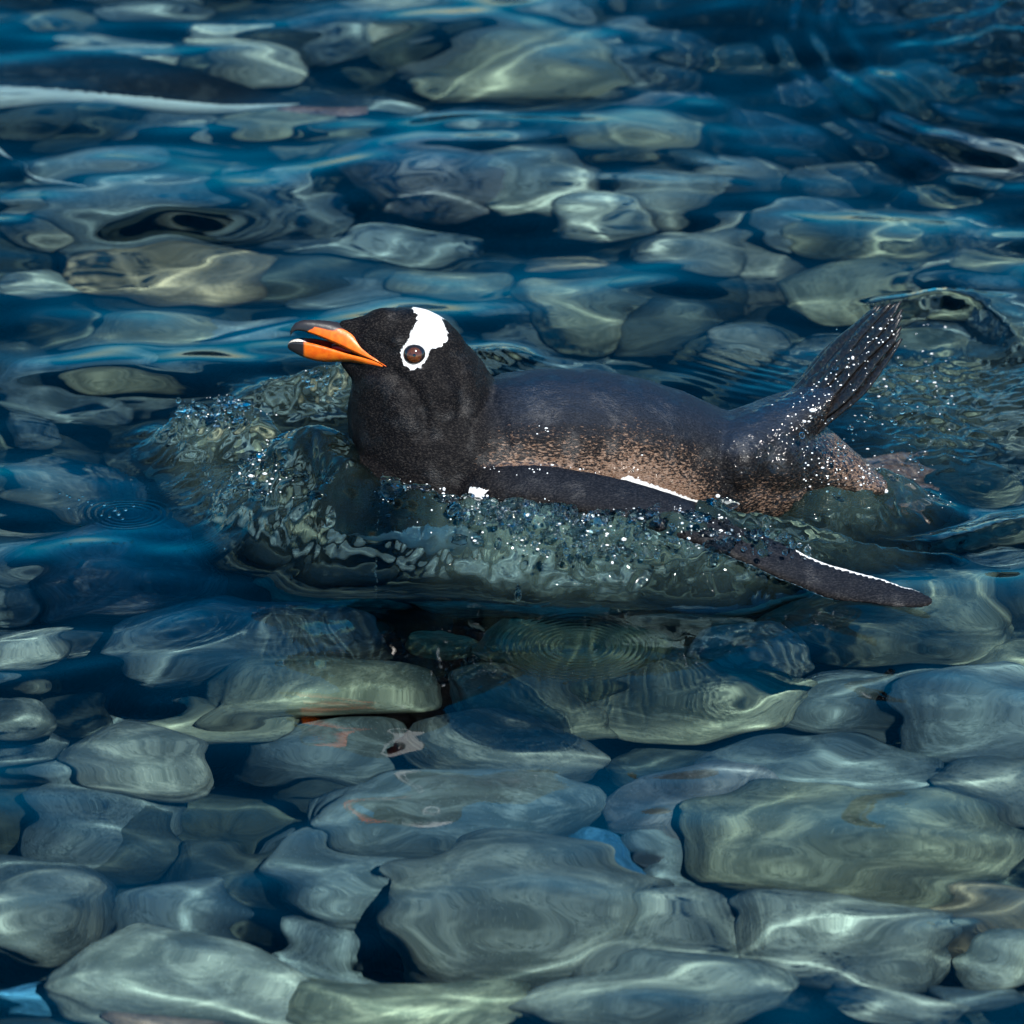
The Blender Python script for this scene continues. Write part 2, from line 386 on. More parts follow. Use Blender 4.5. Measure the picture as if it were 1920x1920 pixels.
FLIP = [(830,910,-50,24,14),(900,905,-76,25,12),(1000,910,-90,26,9.5),(1100,926,-101,28,8.5),(1200,948,-113,29,8),(1330,990,-127,29,7),(1450,1046,-141,27,6),
        (1550,1088,-157,24,5.5),(1640,1108,-171,20,4.5),(1705,1120,-180,14,3.4),(1733,1124,-184,9.5,2.8),(1749,1126,-186,3.5,1.8)]
def build_body():
    parts = []
    yaw = lambda x: 0.10 * (x + 0.05)
    # torso: u, middle v, half height px
    T = [(622,935,12),(645,925,78),(700,905,118),(760,890,142),(850,876,160),(950,866,170),(1050,863,176),(1150,867,172),(1250,877,157),
         (1350,890,129),(1430,896,106),(1500,906,82),(1560,916,60),(1610,922,42),(1650,926,26),(1675,928,6)]
    S = interp(T, 60); R = []
    for u, v, e in S:
        x = (u - 960) * MM; y = yaw(x); c = at_y(u, v, y); h = e * MM / 1.015; w = h * 0.97
        th = np.linspace(0, 2 * np.pi, 40, endpoint=False)
        flat = np.where(np.sin(th) < 0, 0.88, 1.0)
        R.append(np.stack([np.full(40, c[0]), c[1] + w * np.cos(th), c[2] + h * flat * np.sin(th)], 1))
    parts.append(loft(R))
    # neck and head: chain of ellipsoids   u, v, r px, sideways half width mm
    H = [(648,612,15,5.5),(668,621,26,9.5),(694,634,45,15),(725,650,70,25),(752,660,85,31),(774,665,92,34),(782,690,103,39),(786,720,116,46),(794,760,140,58),
         (803,805,150,68),(815,850,152,76),(835,890,150,82)]
    Vi, Fi = ico(3)
    for u, v, r, hw in interp(H, 46):
        c = at_y(u, v, 0); parts.append((Vi * np.array([r * MM, hw / 1000, r * MM]) + c, [tuple(f) for f in Fi]))
    # throat and cheek fullness
    for u, v, r, hw in [(655,676,17,8),(675,682,30,13),(700,694,44,20),(730,712,62,29),(836,690,52,22),(730,646,72,26)]:
        c = at_y(u, v, 0); parts.append((Vi * np.array([r * MM, hw / 1000, r * MM]) + c, [tuple(f) for f in Fi]))
    # rump rising into the tail
    for u, v, r, hw, y in interp([(1380,850,74,56,.02),(1440,815,62,50,.035),(1490,785,50,42,.045),(1530,754,33,34,.05),(1560,726,15,28,.055)], 16):
        c = at_y(u, v, y); parts.append((Vi * np.array([r * MM, hw / 1000, r * MM]) + c, [tuple(f) for f in Fi]))
    for u, v, r, hw, y in interp([(1450,850,82,54,.03),(1510,856,66,48,.04),(1560,874,48,40,.04),(1605,892,32,32,.04),(1650,908,16,22,.04)], 14):
        c = at_y(u, v, y); parts.append((Vi * np.array([r * MM, hw / 1000, r * MM]) + c, [tuple(f) for f in Fi]))
    # flippers
    FL = FLIP
    for side in (1, -1):
        S = interp(FL, 60); R = []
        for i, (u, v, y, ch, t) in enumerate(S):
            c = at_y(u, v, y / 1000); d = np.array([0.20, -0.88, -0.42]); d /= np.linalg.norm(d)
            n = np.array([0.1, -0.42, 0.90]); n /= np.linalg.norm(n)
            if side < 0:       # far flipper: swept down into the water on the hidden side
                f = i / 59; c = np.array([c[0] * 0.62, -c[1] + 0.012 + 0.04 * f, c[2] - 0.03 - 0.10 * f]); d = d * np.array([1, -1, 1]); n = n * np.array([1, -1, 1])
            th = np.linspace(0, 2 * np.pi, 20, endpoint=False)
            R.append(c + np.outer(np.cos(th) * ch / 1000, d) + np.outer(np.sin(th) * t / 1000, n))
        parts.append(loft(R))
    V = []; F = []; o = 0
    for v, f in parts:
        V.append(v); F += [tuple(i + o for i in t) for t in f]; o += len(v)
    m = py_mesh('body', np.concatenate(V), F)
    ob = bpy.data.objects.new('tmp', m); COL.objects.link(ob)
    r = ob.modifiers.new('r', 'REMESH'); r.mode = 'VOXEL'; r.voxel_size = 0.0019; r.use_smooth_shade = True
    s = ob.modifiers.new('s', 'SMOOTH'); s.factor = 0.5; s.iterations = 14
    dg = bpy.context.evaluated_depsgraph_get(); dg.update()
    me = bpy.data.meshes.new_from_object(ob.evaluated_get(dg)); bpy.data.objects.remove(ob)
    me.name = 'body'; me.shade_smooth()
    return me

body = build_body()
P = np.empty(len(body.vertices) * 3, np.float32); body.vertices.foreach_get('co', P); P = P.reshape(-1, 3).astype(float)
nrm = np.empty_like(P, dtype=np.float32); body.vertices.foreach_get('normal', nrm.reshape(-1)); 
# gentle muscle and feather relief
rel = 0.0011 * perlin(P * 38) + 0.0005 * perlin(P * 110)
# jaw crease, cheek and neck folds
_Q = P.copy(); _Q[:, 1] = -np.abs(_Q[:, 1]); _u, _v = to_px(_Q); _hd = (P[:, 0] < 0.0) & (P[:, 2] > 0.06)
def _line(pts, sg):
    d = np.full(len(_u), 1e9); pp = interp(pts, 30)
    for a_, b_ in pp: d = np.minimum(d, np.hypot(_u - a_, _v - b_))
    return np.exp(-(d / sg) ** 2) * _hd
rel += -0.0040 * _line([(742, 702), (772, 728), (792, 765), (800, 815)], 13) + 0.0030 * _line([(690, 715), (735, 745), (755, 790)], 26)
rel += 0.0030 * _line([(818, 712), (842, 738)], 20) - 0.0026 * _line([(850, 690), (866, 740), (862, 790)], 12) - 0.0022 * _line([(905, 715), (930, 770), (950, 830)], 14)
rel += 0.0022 * _line([(742, 640), (760, 636), (790, 640)], 12) - 0.0016 * _line([(700, 640), (730, 655)], 12)
P = P + nrm * rel[:, None]; body.vertices.foreach_set('co', P.astype(np.float32).ravel())
Q = P.copy(); Q[:, 1] = -np.abs(Q[:, 1])                 # both sides carry the same marks
u, v = to_px(Q)
head = (P[:, 0] < -0.02) & (P[:, 2] > 0.10)
patch = [(762,568),(800,572),(828,598),(840,625),(838,640),(826,650),(806,655),(801,672),(790,688),(772,694),(757,684),(751,664),(756,648),(768,634),(772,620),(781,606),(783,592)]
wsd = np.where(head, poly_sd(u, v, patch), -50)
bx = [(600,1010),(700,1000),(865,985),(880,915),(1000,905),(1100,915),(1180,893),(1240,914),(1300,936),(1400,972),(1500,985),(1700,1000)]
vb = np.interp(u, [b[0] for b in bx], [b[1] for b in bx])
outer = (np.abs(P[:, 1]) > 0.0)
yline = np.interp(P[:, 0], [-.16, -.05, .1, .2, .3], [.06, .088, .085, .06, .03])
flip = (P[:, 1] < -0.096) | ((u > 1250) & (P[:, 1] < -0.08)) | ((u > 860) & (nrm[:, 2] > .55) & (P[:, 1] < -0.076))
belly = np.where(~flip & (v > vb - 60), v - vb, -50)
# thin white trailing edge and white underside of the flipper
fs = interp(FLIP, 80); fc = np.array([at_y(q[0], q[1], q[2] / 1000) for q in fs])
k = np.abs(P[:, 0][:, None] - fc[None, :, 0]).argmin(1); fd = np.array([0.20, -0.88, -0.42]); fd /= np.linalg.norm(fd)
chord = ((P - fc[k]) @ fd) / (fs[k, 3] / 1000)
tr = np.where((u > 1490) & (u < 1725) & (P[:, 1] < -0.1), (-0.62 - chord) * 130, -50)
tr = np.where((u > 900) & flip & (nrm[:, 2] < -0.3), 8, tr)
attr(body, 'white', np.maximum(np.maximum(wsd, np.where(head, -50, belly)), tr))
brn = np.maximum(np.clip(1 - (vb - v) / 140, 0, 1) ** 1.3, 0.16 * np.clip(1 - (vb - v) / 190, 0, 1)) * sstep(860, 960, u) * (1 - sstep(1270, 1400, u)) * (~flip)
brn = np.maximum(brn, 0.5 * sstep(-50, 40, v - 900) * sstep(1340, 1420, u) * (~flip) * (1 - sstep(1600, 1700, u)))
brn = np.maximum(brn, 0.58 * sstep(1500, 1590, u) * sstep(770, 830, v) * (~flip))
brn = np.maximum(brn, 0.06 * (~head) * (~flip) * sstep(600, 1000, u) * (1 - sstep(1380, 1420, u)))
attr(body, 'brown', brn)
attr(body, 'sky_sheen', sstep(0.45, 1.0, nrm[:, 2]) * sstep(-0.04, 0.02, P[:, 0]) * np.where(flip, 0.35, 1.0))  # up-facing back: slate-blue plumage tone with sky sheen painted in
attr(body, 'wet', np.clip(sstep(0.17, 0.28, P[:, 0]) * (~flip) + 0.4 * sstep(50, 0, vb - v) * (~head) * (~flip), 0, 1))

penguin = bpy.data.objects.new('penguin', None); COL.objects.link(penguin)
penguin.empty_display_size = 0.05
tag(penguin, 'black penguin with orange bill and white head patch surging through the water', 'penguin', None)
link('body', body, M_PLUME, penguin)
bvh = BVHTree.FromPolygons([tuple(p) for p in P], [tuple(p.vertices) for p in body.polygons])

# bill
def bill_material(name, dark):
    s = Mat(name); a = s.att('orange'); co = s.coord()
    c = s.mix(s.rng(s.noise(co, 160, 3), 0.3, 0.7), (0.80, 0.115, 0.008), (0.90, 0.19, 0.012))
    c = s.mix(s.rng(s.att('red'), 0.2, 0.8), c, (0.36, 0.022, 0.006))
    c = s.mix(s.rng(a, 0.3, 0.7), dark, c)
    p = s.principled(Base_Color=c, Roughness=0.33, Specular_IOR_Level=0.5, Normal=s.bump(s.noise(co, 300, 3), 0.15, 0.001)); return s.m
M_BILL = bill_material('bill_horn', (0.02, 0.018, 0.02))
def bill(stations, upper, name):
    S = interp(stations, 70); R = []; OR = []; RD = []
    for u, vt, vb_, hw in S:
        hw = max(hw, 0.4) / 1000
        if upper:
            top = at_y(u, vt, 0); side = at_y(u, vb_, -hw); mid = top[2] * 0.5 + side[2] * 0.5
            zs = [(0, top[2]), (.32, top[2] - .07 * (top[2] - side[2])), (.66, top[2] - .25 * (top[2] - side[2])), (.88, mid - .05 * (top[2] - side[2])), (1.0, side[2] + .18 * (top[2] - side[2])), (.98, side[2]),
                  (.75, side[2] + .12 * (top[2] - side[2])), (.4, side[2] + .25 * (top[2] - side[2])), (0, side[2] + .28 * (top[2] - side[2]))]
        else:
            side = at_y(u, vt, -hw); bot = at_y(u, vb_, -0.35 * hw); H = side[2] - bot[2]
            zs = [(0, side[2] - .35 * H), (.5, side[2] - .3 * H), (.86, side[2] - .05 * H), (.97, side[2]), (1.0, side[2] - .2 * H), (.92, side[2] - .55 * H), (.7, side[2] - .85 * H), (.35, bot[2]), (0, bot[2] - .02 * H)]
        x = (u - 960) * MM * (np.linalg.norm(at_y(u, 650, 0) - CAM) / DIST)
        ring = [(x, -hw * a, z) for a, z in zs] + [(x, hw * a, z) for a, z in zs[-2:0:-1]]
        R.append(ring)
    V, F = loft(R); m = py_mesh(name, V, F)
    Q = V.copy(); Q[:, 1] = -np.abs(Q[:, 1]); uu, vv = to_px(Q)
    if upper:
        line = np.interp(uu, [540, 572, 592, 640, 680, 700, 715, 735], [640, 622, 614, 619, 634, 640, 650, 660])
        o = sstep(-3, 3, vv - line) * sstep(566, 584, uu)
        k = len(R[0]); idx = np.arange(len(V)) % k
        red = (((idx >= 6) & (idx <= 10)) * 1.0)
    else:
        o = sstep(560, 580, uu); k = len(R[0]); idx = np.arange(len(V)) % k
        red = ((idx <= 2) | (idx >= k - 2)) * 1.0
    attr(m, 'orange', o); attr(m, 'red', red)
    return m
UB = [(742,688,696,33),(728,672,688,32),(712,656,680,29.5),(697,642,674,26),(680,628,668,21.5),(660,613,660,16.5),(640,606,650,12.5),(620,602,641,9.6),(595,600,630,7),(572,600,622,5.2),(557,604,620,4),(549,611,624,2.8),(545,620,631,1.2)]
LB = [(744,694,700,33),(728,687,696,31.5),(712,680,690,29),(697,676,687,25.5),(680,671,682,21),(660,666,678,16),(640,660,678,12.3),(615,652,679,9.2),(590,645,676,7),(568,641,669,5.2),(552,641,661,3.8),(544,643,656,2.4),(540,646,652,1)]
tag(link('upper_bill', bill(UB, True, 'upper_bill'), M_BILL, penguin), 'orange upper bill with black ridge and hooked tip')
tag(link('lower_bill', bill(LB, False, 'lower_bill'), M_BILL, penguin), 'orange lower bill with dark tip')
R = []
for u_, vt, vb_, hw in interp([(742,676,692,22),(710,664,678,17),(680,655,672,12),(655,650,667,8),(635,646,660,5),(622,648,655,2)], 24):
    c = at_y(u_, (vt + vb_) / 2 , -hw / 1000 * .6); h = (vb_ - vt) * MM / 2 / CE; th = np.linspace(0, 2 * np.pi, 16, endpoint=False)
    R.append(np.stack([np.full(16, c[0]), hw / 1000 * np.cos(th), c[2] + h * np.sin(th)], 1))
link('mouth', py_mesh('mouth', *loft(R)), simple('mouth_flesh', (0.22, 0.012, 0.005), 0.35, 0.5, (0.38, 0.03, 0.01), 300), penguin)

# eyes
def eye_material():
    s = Mat('eye'); c = s.n('TexCoord'); sep = s.n('SeparateXYZ'); s.l(c.outputs['Object'], sep.inputs[0])
    x2 = s.math('MULTIPLY', sep.outputs[0], sep.outputs[0]); y2 = s.math('MULTIPLY', sep.outputs[1], sep.outputs[1])
    r = s.math('SQRT', s.math('ADD', x2, y2)); nz = s.noise(s.coord(), 500, 3)
    iris = s.mix(s.rng(nz, 0.35, 0.7), (0.06, 0.016, 0.004), (0.13, 0.04, 0.009))
    cc = s.mix(s.rng(r, 0.0062, 0.0076), iris, (0.012, 0.009, 0.008)); cc = s.mix(s.rng(r, 0.0012, 0.0018), (0.004, 0.003, 0.003), cc)
    p = s.principled(Base_Color=cc, Roughness=0.12); p.inputs['Coat Weight'].default_value = 1.0; p.inputs['Coat Roughness'].default_value = 0.02
    return s.m
M_EYE = eye_material()
for sgn in (1, -1):
    hit, n, _, _ = bvh.ray_cast(Vector(CAM), Vector(ray(777, 665)))
    n = Vector(n); hit = Vector(hit)
    if sgn < 0: hit.y = -hit.y; n.y = -n.y
    Vi, Fi = ico(4); e = link('eye', mesh_from('eye', Vi * 0.0116, Fi), M_EYE, penguin)
    e.location = hit - n * 0.0058; e.rotation_euler = n.to_track_quat('Z', 'Y').to_euler()

# tail: stiff separate feathers
def tail_material():
    s = Mat('tail_feather'); co = s.coord(); nz = s.noise(co, 420, 3)
    c = s.mix(s.rng(nz, 0.35, 0.7), (0.004, 0.004, 0.005), (0.016, 0.014, 0.014))
    p = s.principled(Base_Color=c, Roughness=0.42, Specular_IOR_Level=0.35, Normal=s.bump(nz, 0.5, 0.001))
    p.inputs['Coat Weight'].default_value = 0.6; p.inputs['Coat Roughness'].default_value = 0.10
    s.l(s.bump(s.noise(co, 150, 1), 1.0, 0.006), p.inputs['Coat Normal']); return s.m
M_TAIL = tail_material()
base = at_y(1490, 778, 0.045); tip = at_y(1692, 582, 0.055)
ax = tip - base; L = np.linalg.norm(ax); ax /= L
side_v = np.array([-0.30, 0.80, 0.42]); side_v -= ax * (side_v @ ax); side_v /= np.linalg.norm(side_v); up_v = np.cross(ax, side_v)
if up_v[2] < 0: up_v = -up_v
for i in range(11):
    f = (i - 5) / 5; ln = L * (1.06 - 0.16 * abs(f) + RNG.uniform(-.03, .03)); R = []
    for t in np.linspace(0, 1, 14):
        wv = 0.0075 * (1 - 0.35 * t) * min(1, (1 - t) * 9 + 0.08)
        c = base + ax * ln * t + side_v * (f * (0.025 + 0.018 * t * (1 - 1.0 * t)) + 0.002 * math.sin(9 * t + i)) + up_v * (-0.006 * f * f + (0.0022 if i % 2 else 0) + 0.006 * t * t)
        th = np.linspace(0, 2 * np.pi, 8, endpoint=False)
        R.append(c + np.outer(np.cos(th) * wv, side_v) + np.outer(np.sin(th) * 0.0016, up_v))
    link('tail_feather', py_mesh('tail_feather', *loft(R)), M_TAIL, penguin)

# trailing webbed feet just under the rough water
M_FOOT = simple('foot_skin', (0.20, 0.075, 0.05), 0.4, 0.5, (0.40, 0.20, 0.15), 160, 0.8, 0.6)
for k, (uu, vv, yy) in enumerate([(1590, 940, -0.016), (1600, 895, -0.016)]):
    o0 = at_z(uu, vv, yy); V = []; F = []; n = 12
    for j in range(n + 1):            # fan-shaped web with three toe ridges
        t = j / n
        for i in range(13):
            a = (i - 6) / 6; toe = max(0, math.cos(a * 3 * math.pi / 1.0 * 1.0)) if True else 0
            ridge = max(math.exp(-((a - q) / 0.16) ** 2) for q in (-.9, 0, .9))
            r_ = t * (0.066 + 0.016 * ridge); w_ = a * (0.012 + 0.032 * t)
            V.append((r_, w_, 0.0022 + 0.0045 * ridge * (1 - .4 * t) + 0.004 * math.sin(3 * t)))
    for p in list(V): V.append((p[0], p[1], p[2] - 0.004 - 0.003 * (1 - p[0] / .08)))
    w_ = 13; o_ = (n + 1) * w_
    for j in range(n):
        for i in range(12):
            a = j * w_ + i; F += [(a, a + 1, a + w_ + 1, a + w_), (o_ + a, o_ + a + w_, o_ + a + w_ + 1, o_ + a + 1)]
    bd = [i for i in range(13)] + [j * w_ + 12 for j in range(1, n + 1)] + [n * w_ + i for i in range(11, -1, -1)] + [j * w_ for j in range(n - 1, 0, -1)]
    for i in range(len(bd)): a, b = bd[i], bd[(i + 1) % len(bd)]; F.append((a, a + o_, b + o_, b))
    Rm = Matrix.Rotation(math.radians(-8 + 14 * k), 3, 'Z') @ Matrix.Rotation(math.radians(12), 3, 'Y') @ Matrix.Rotation(math.radians(6), 3, 'X')
    V = [Rm @ Vector(p) + Vector(o0) for p in V]
    link('foot', py_mesh('foot', np.array(V), F), M_FOOT, penguin)

# ------------------------------------------------------------------ second penguin, swimming under water
def second_penguin():
    root = bpy.data.objects.new('penguin', None); COL.objects.link(root); root.empty_display_size = 0.05
    dep = 0.11
    def B(u, v, d=dep): return at_bed(u, v, d)
    T = [(560,182,14),(500,180,38),(420,172,62),(300,160,82),(150,152,96),(0,150,100),(-150,150,95),(-260,152,80),(-330,150,62),(-390,145,56),(-440,142,58),(-490,145,44),(-520,150,18)]
    R = []
    for u, v, e in interp(T, 50):
        c = B(u, v); h = e * MM * 1.25; th = np.linspace(0, 2 * np.pi, 32, endpoint=False)
        R.append(np.stack([np.full(32, c[0]), c[1] + 1.05 * h * np.cos(th), c[2] + h * np.sin(th)], 1))
    root.location = B(100, 150)
    off = np.array(root.location)
    V, F = loft(R); m = py_mesh('body', V - off, F)
    Rr = np.array(R); zc = Rr[:, :, 2].mean(1); hh = Rr[:, :, 2].max(1) - zc
    rel = ((Rr[:, :, 2] - zc[:, None]) / hh[:, None]).ravel(); rel = np.append(rel, [0, 0])
    yc = Rr[:, :, 1].mean(1); rely = np.append(((Rr[:, :, 1] - yc[:, None]) / hh[:, None]).ravel(), [0, 0])
    attr(m, 'white', (-0.42 - (0.66 * rel + 0.75 * rely)) * 60); attr(m, 'brown', rel * 0); attr(m, 'wet', rel * 0); attr(m, 'sky_sheen', rel * 0)
    link('body', m, M_PLUME, root)
    # near flipper hanging out and back, pale edge
    R = []
    for u, v, d, ch, t in interp([(-60,215,.16,24,9),(-20,250,.16,22,7),(20,290,.17,20,6),(80,325,.18,17,5),(140,345,.19,12,4),(195,365,.2,3,2)], 30):
        c = B(u, v, d); dv = np.array([0.5, -0.2, -0.75]); dv /= np.linalg.norm(dv); nn = np.array([0.3, -0.8, 0.5]); nn /= np.linalg.norm(nn)
        th = np.linspace(0, 2 * np.pi, 14, endpoint=False)
        R.append(c + np.outer(np.cos(th) * ch / 1000, dv) + np.outer(np.sin(th) * t / 1000, nn))
    V, F = loft(R); m = py_mesh('flipper', V - off, F); k = np.arange(len(V)) % 14
    attr(m, 'white', np.where((k < 8) | (k > 11), 20, -20)); attr(m, 'brown', k * 0.0); attr(m, 'wet', k * 0.0); attr(m, 'sky_sheen', k * 0.0)
    link('flipper', m, M_PLUME, root)
    for i in range(5):
        a = B(540, 178 + 2 * i) ; b = B(735 - 14 * abs(i - 2), 158 + 7 * i)
        R = []
        for t in np.linspace(0, 1, 8):
            c = a + (b - a) * t; w = 0.007 * (1 - .5 * t) * min(1, (1 - t) * 6 + .1); th = np.linspace(0, 2 * np.pi, 8, endpoint=False)
            R.append(np.stack([np.full(8, c[0]), c[1] + w * np.cos(th), c[2] + 0.3 * w * np.sin(th)], 1))
        V, F = loft(R); link('tail_feather', py_mesh('tail_feather', V - off, F), M_TAIL, root)
    for i in range(2):
        a = B(520, 188 + 6 * i); b = B(690, 186 + 9 * i); R = []
        for t in np.linspace(0, 1, 10):
            c = a + (b - a) * t; w = 0.006 + 0.014 * t * min(1, (1 - t) * 5 + .15); th = np.linspace(0, 2 * np.pi, 10, endpoint=False)
            R.append(np.stack([np.full(10, c[0]), c[1] + w * np.cos(th), c[2] - .01 + 0.35 * w * np.sin(th)], 1))
        V, F = loft(R); link('foot', py_mesh('foot', V - off, F), M_FOOT, root)
    tag(root, 'dark backed penguin with white belly gliding below the surface, cut by the frame', 'penguin')
second_penguin()

# ------------------------------------------------------------------ water surface
def axis(fine0, fine1, df, mid0, mid1, dm, far0, far1):
    a = list(np.arange(fine0, fine1 + df / 2, df))
    x, d = a[-1], df
    while x < far1:
        d = min(d * 1.12, dm if x < mid1 else 1e9); x += d; a.append(x)
    x, d = a[0], df; pre = []
    while x > far0:
        d = min(d * 1.12, dm if x > mid0 else 1e9); x -= d; pre.append(x)
    return np.array(pre[::-1] + a)
gx = axis(-0.50, 0.52, 0.0021, -0.8, 0.8, 0.008, -20, 20)
gy = axis(-0.36, 0.42, 0.0021, -1.6, 2.4, 0.009, -20, 25)
GX, GY = np.meshgrid(gx, gy); X = GX.ravel(); Y = GY.ravel()
def surface(X, Y):
    P0 = np.stack([X, Y, 0 * X], 1)
    Z = np.zeros_like(X); r = np.random.default_rng(3)
    for i in range(16):                                        # slow, smooth swell
        lam = r.uniform(0.11, 0.55); a = r.uniform(0, 6.283)
        Z += lam * 0.0044 * np.sin(2 * math.pi / lam * (X * math.cos(a) + Y * math.sin(a)) + r.uniform(0, 6.28))
    Z += 0.0035 * perlin(P0 * np.array([5, 8, 1])) + 0.0012 * perlin(P0 * np.array([13, 19, 1]) + 7)
    for i in range(9):                                         # short wavelets that focus the sun on the stones
        lam = r.uniform(0.05, 0.10); a = r.uniform(0, 6.283); c = np.array([math.cos(a), math.sin(a)])
        msk = sstep(0.08, 0.5, perlin(P0 * 3.2 + 13 * i)); ph = 2.2 * perlin(P0 * 3.0 + 29 * i)
        Z += msk * lam * 0.0060 * np.sin(2 * math.pi / lam * (X * c[0] + Y * c[1]) + ph)
    Z *= 1 - 0.62 * np.exp(-((X + 0.12) / 0.22) ** 2 - ((Y + 0.45) / 0.26) ** 2)
    act = np.where((X > -0.62) & (X < 0.75) & (Y > -0.45) & (Y < 0.6))[0]
    xa, ya = X[act], Y[act]; Ha = np.zeros(len(act)); Ca = np.zeros(len(act)); Fa = np.zeros(len(act))
    def ridge(pts, dome=False):
        """pts: picture u, v of the crest, crest height mm, near-side width mm, far-side width mm, roughness"""
        nonlocal Ha, Ca, Fa
        W = []
        for u, v, h, wn_, wf, c, fo in pts: p = at_z(u, v, h / 1000); W.append((p[0], p[1], h / 1000, wn_ / 1000, wf / 1000, c, fo))
        S = interp(W, 14 * len(W)); best = np.full(len(xa), 1e9); bi = np.zeros(len(xa), int)
        for i, q in enumerate(S):
            d = (xa - q[0]) ** 2 + (ya - q[1]) ** 2; k = d < best; best[k] = d[k]; bi[k] = i
        q = S[bi]; d = np.sqrt(best); sidefar = np.ones(len(xa)) if dome else sstep(-0.02, 0.02, (ya - q[:, 1]))
        w = q[:, 3] * (1 - sidefar) + q[:, 4] * sidefar
        g = np.exp(-(d / np.maximum(w, 1e-3)) ** 2 * 1.2) * sidefar + (1 - sidefar) * np.exp(-(d / np.maximum(w * 0.95, 1e-3)) ** 1.3)
        h = q[:, 2] * g
        Ha = np.where(np.abs(h) > 0, np.where(h > 0, np.maximum(Ha, h) + 0.25 * np.minimum(Ha, h), Ha + h), Ha)
        Ca = np.maximum(Ca, q[:, 5] * np.exp(-(d / (w * 1.1)) ** 2 * 1.2)); Fa = np.maximum(Fa, q[:, 6] * np.exp(-(d / (w * 1.25)) ** 2 * 1.2))
    # smooth glassy bulge pushed up ahead of the breast     (crest u, v, height, near width, far width mm, roughness, foam)
    ridge([(670,850,84,60,64,.02,0),(610,840,92,60,66,.02,0),(565,832,88,56,60,.04,0),(530,830,64,48,50,.08,0)], True)
    ridge([(560,905,52,36,60,.12,0),(650,925,74,30,70,.15,0)])
    # broken water thrown to the front
    ridge([(300,800,8,22,18,.45,0.035),(350,775,34,34,26,.9,0.07),(410,755,54,40,30,1.0,0.0875),(460,752,56,40,34,.8,0.0525)])
    ridge([(345,835,8,24,40,.5,.03),(400,885,18,26,46,.8,.05),(445,930,24,24,46,.8,.04),(520,978,30,26,46,.6,.03),(620,1010,36,28,50,.45,.02)])
    # splash along the near side, under the flipper
    ridge([(630,930,76,30,60,.4,.0),(720,930,80,28,60,.55,.0),(800,940,78,27,60,.8,.03),(880,950,76,26,55,1.0,.15),(1000,965,74,26,50,1.3,.18),(1120,975,72,26,46,1.3,.15),(1230,972,72,26,40,.9,.10),(1330,1000,60,25,40,1.0,.06),(1420,1032,42,24,36,1.0,.05),(1500,1055,22,20,30,.6,.03)])
    # smooth shoulder of water running back past the tail
    ridge([(1310,950,74,30,20,.05,0),(1400,975,60,30,22,.12,0),(1480,985,48,30,24,.25,0.0175),(1560,998,36,28,24,.3,0.035),(1650,1012,22,24,22,.3,0.035),(1770,1022,8,20,18,.1,0)])
    ridge([(1600,1000,12,24,24,.2,0),(1720,995,14,22,30,.2,0),(1850,972,12,22,30,.1,0),(1960,950,8,24,30,.05,0)])
    # far arm of the bow wave
    ridge([(520,722,26,34,36,.7,0.035),(580,702,38,34,36,.8,0.035),(640,690,38,34,30,.7,0.035),(760,680,24,30,30,.3,0),(950,660,10,30,30,.1,0)])
    # churned hollow and its rim behind the tail
    ridge([(1700,740,-12,70,80,.6,0.042),(1780,760,-14,80,90,.6,0.035),(1760,850,-10,60,70,.5,0.035)])
    ridge([(1690,560,10,26,36,.12,0),(1780,552,14,26,40,.12,0),(1870,590,12,26,40,.15,0),(1930,680,10,30,40,.25,0),(1945,800,8,30,40,.25,0)])
    # water streaming over the rump
    ridge([(1520,905,50,36,40,.6,.04),(1600,885,54,40,44,.9,.06),(1680,888,36,36,40,.8,.04)])
    # chop: lumps thrown out along the surface normal, so steep faces break up as well as crests
    full = np.zeros_like(X); full[act] = Ha; G = full.reshape(GX.shape)
    gyv = np.gradient(G, gy, axis=0).ravel()[act]; gxv = np.gradient(G, gx, axis=1).ravel()[act]
    nn = np.stack([-gxv, -gyv, np.ones_like(gxv)], 1); nn /= np.linalg.norm(nn, axis=1)[:, None]
    pa = np.stack([xa, ya, Ha], 1); pw = pa + 0.012 * np.stack([perlin(pa * 30 + 3), perlin(pa * 30 + 43), perlin(pa * 30 + 83)], 1)
    n0 = perlin(pw * 26 + 47); n1 = perlin(pw * 52 + 11); n2 = perlin(pw * 95 + 31)
    amp = 0.010 * n0 + 0.0085 * (0.35 - np.abs(n1)) + 0.0030 * n2
    disp = nn * (Ca * amp)[:, None]
    disp[:, :2] += (Ca[:, None] * 0.004) * np.stack([perlin(pa * 45 + 90), perlin(pa * 45 + 60)], 1)
    OX = np.zeros_like(X); OY = np.zeros_like(X); OX[act] = disp[:, 0]; OY[act] = disp[:, 1]; Z[act] += Ha + disp[:, 2]
    FO = np.zeros_like(X); FO[act] = Fa; CH = np.zeros_like(X); CH[act] = Ca * sstep(0.02, 0.05, Ha)
    # drop rings
    for u, v, R, lam, amp, e in [(1085,1215,160,11.5,.00026,1.0),(240,955,95,13,.00035,1.0),(590,966,105,14,.0003,1.0),(292,905,40,9,.00022,1),(345,855,30,8,.0002,1),
                                 (1010,1120,90,12,.0002,1),(880,1095,60,10,.0002,1),(765,1075,30,9,.00025,1),(1130,1110,70,10,.0002,1)]:
        c = at_z(u, v, 0); d = np.hypot(X - c[0], Y - c[1]); R *= MM; lam *= MM
        Z += amp * np.cos(2 * math.pi * d / lam) * sstep(R, R * .75, d) * sstep(R * .12, R * .45, d)
    # distant disturbance at the far right, another swimmer's wake
    c = at_z(1930, 40, 0); d = np.hypot((X - c[0]) * 1.0, (Y - c[1]) * 0.55)
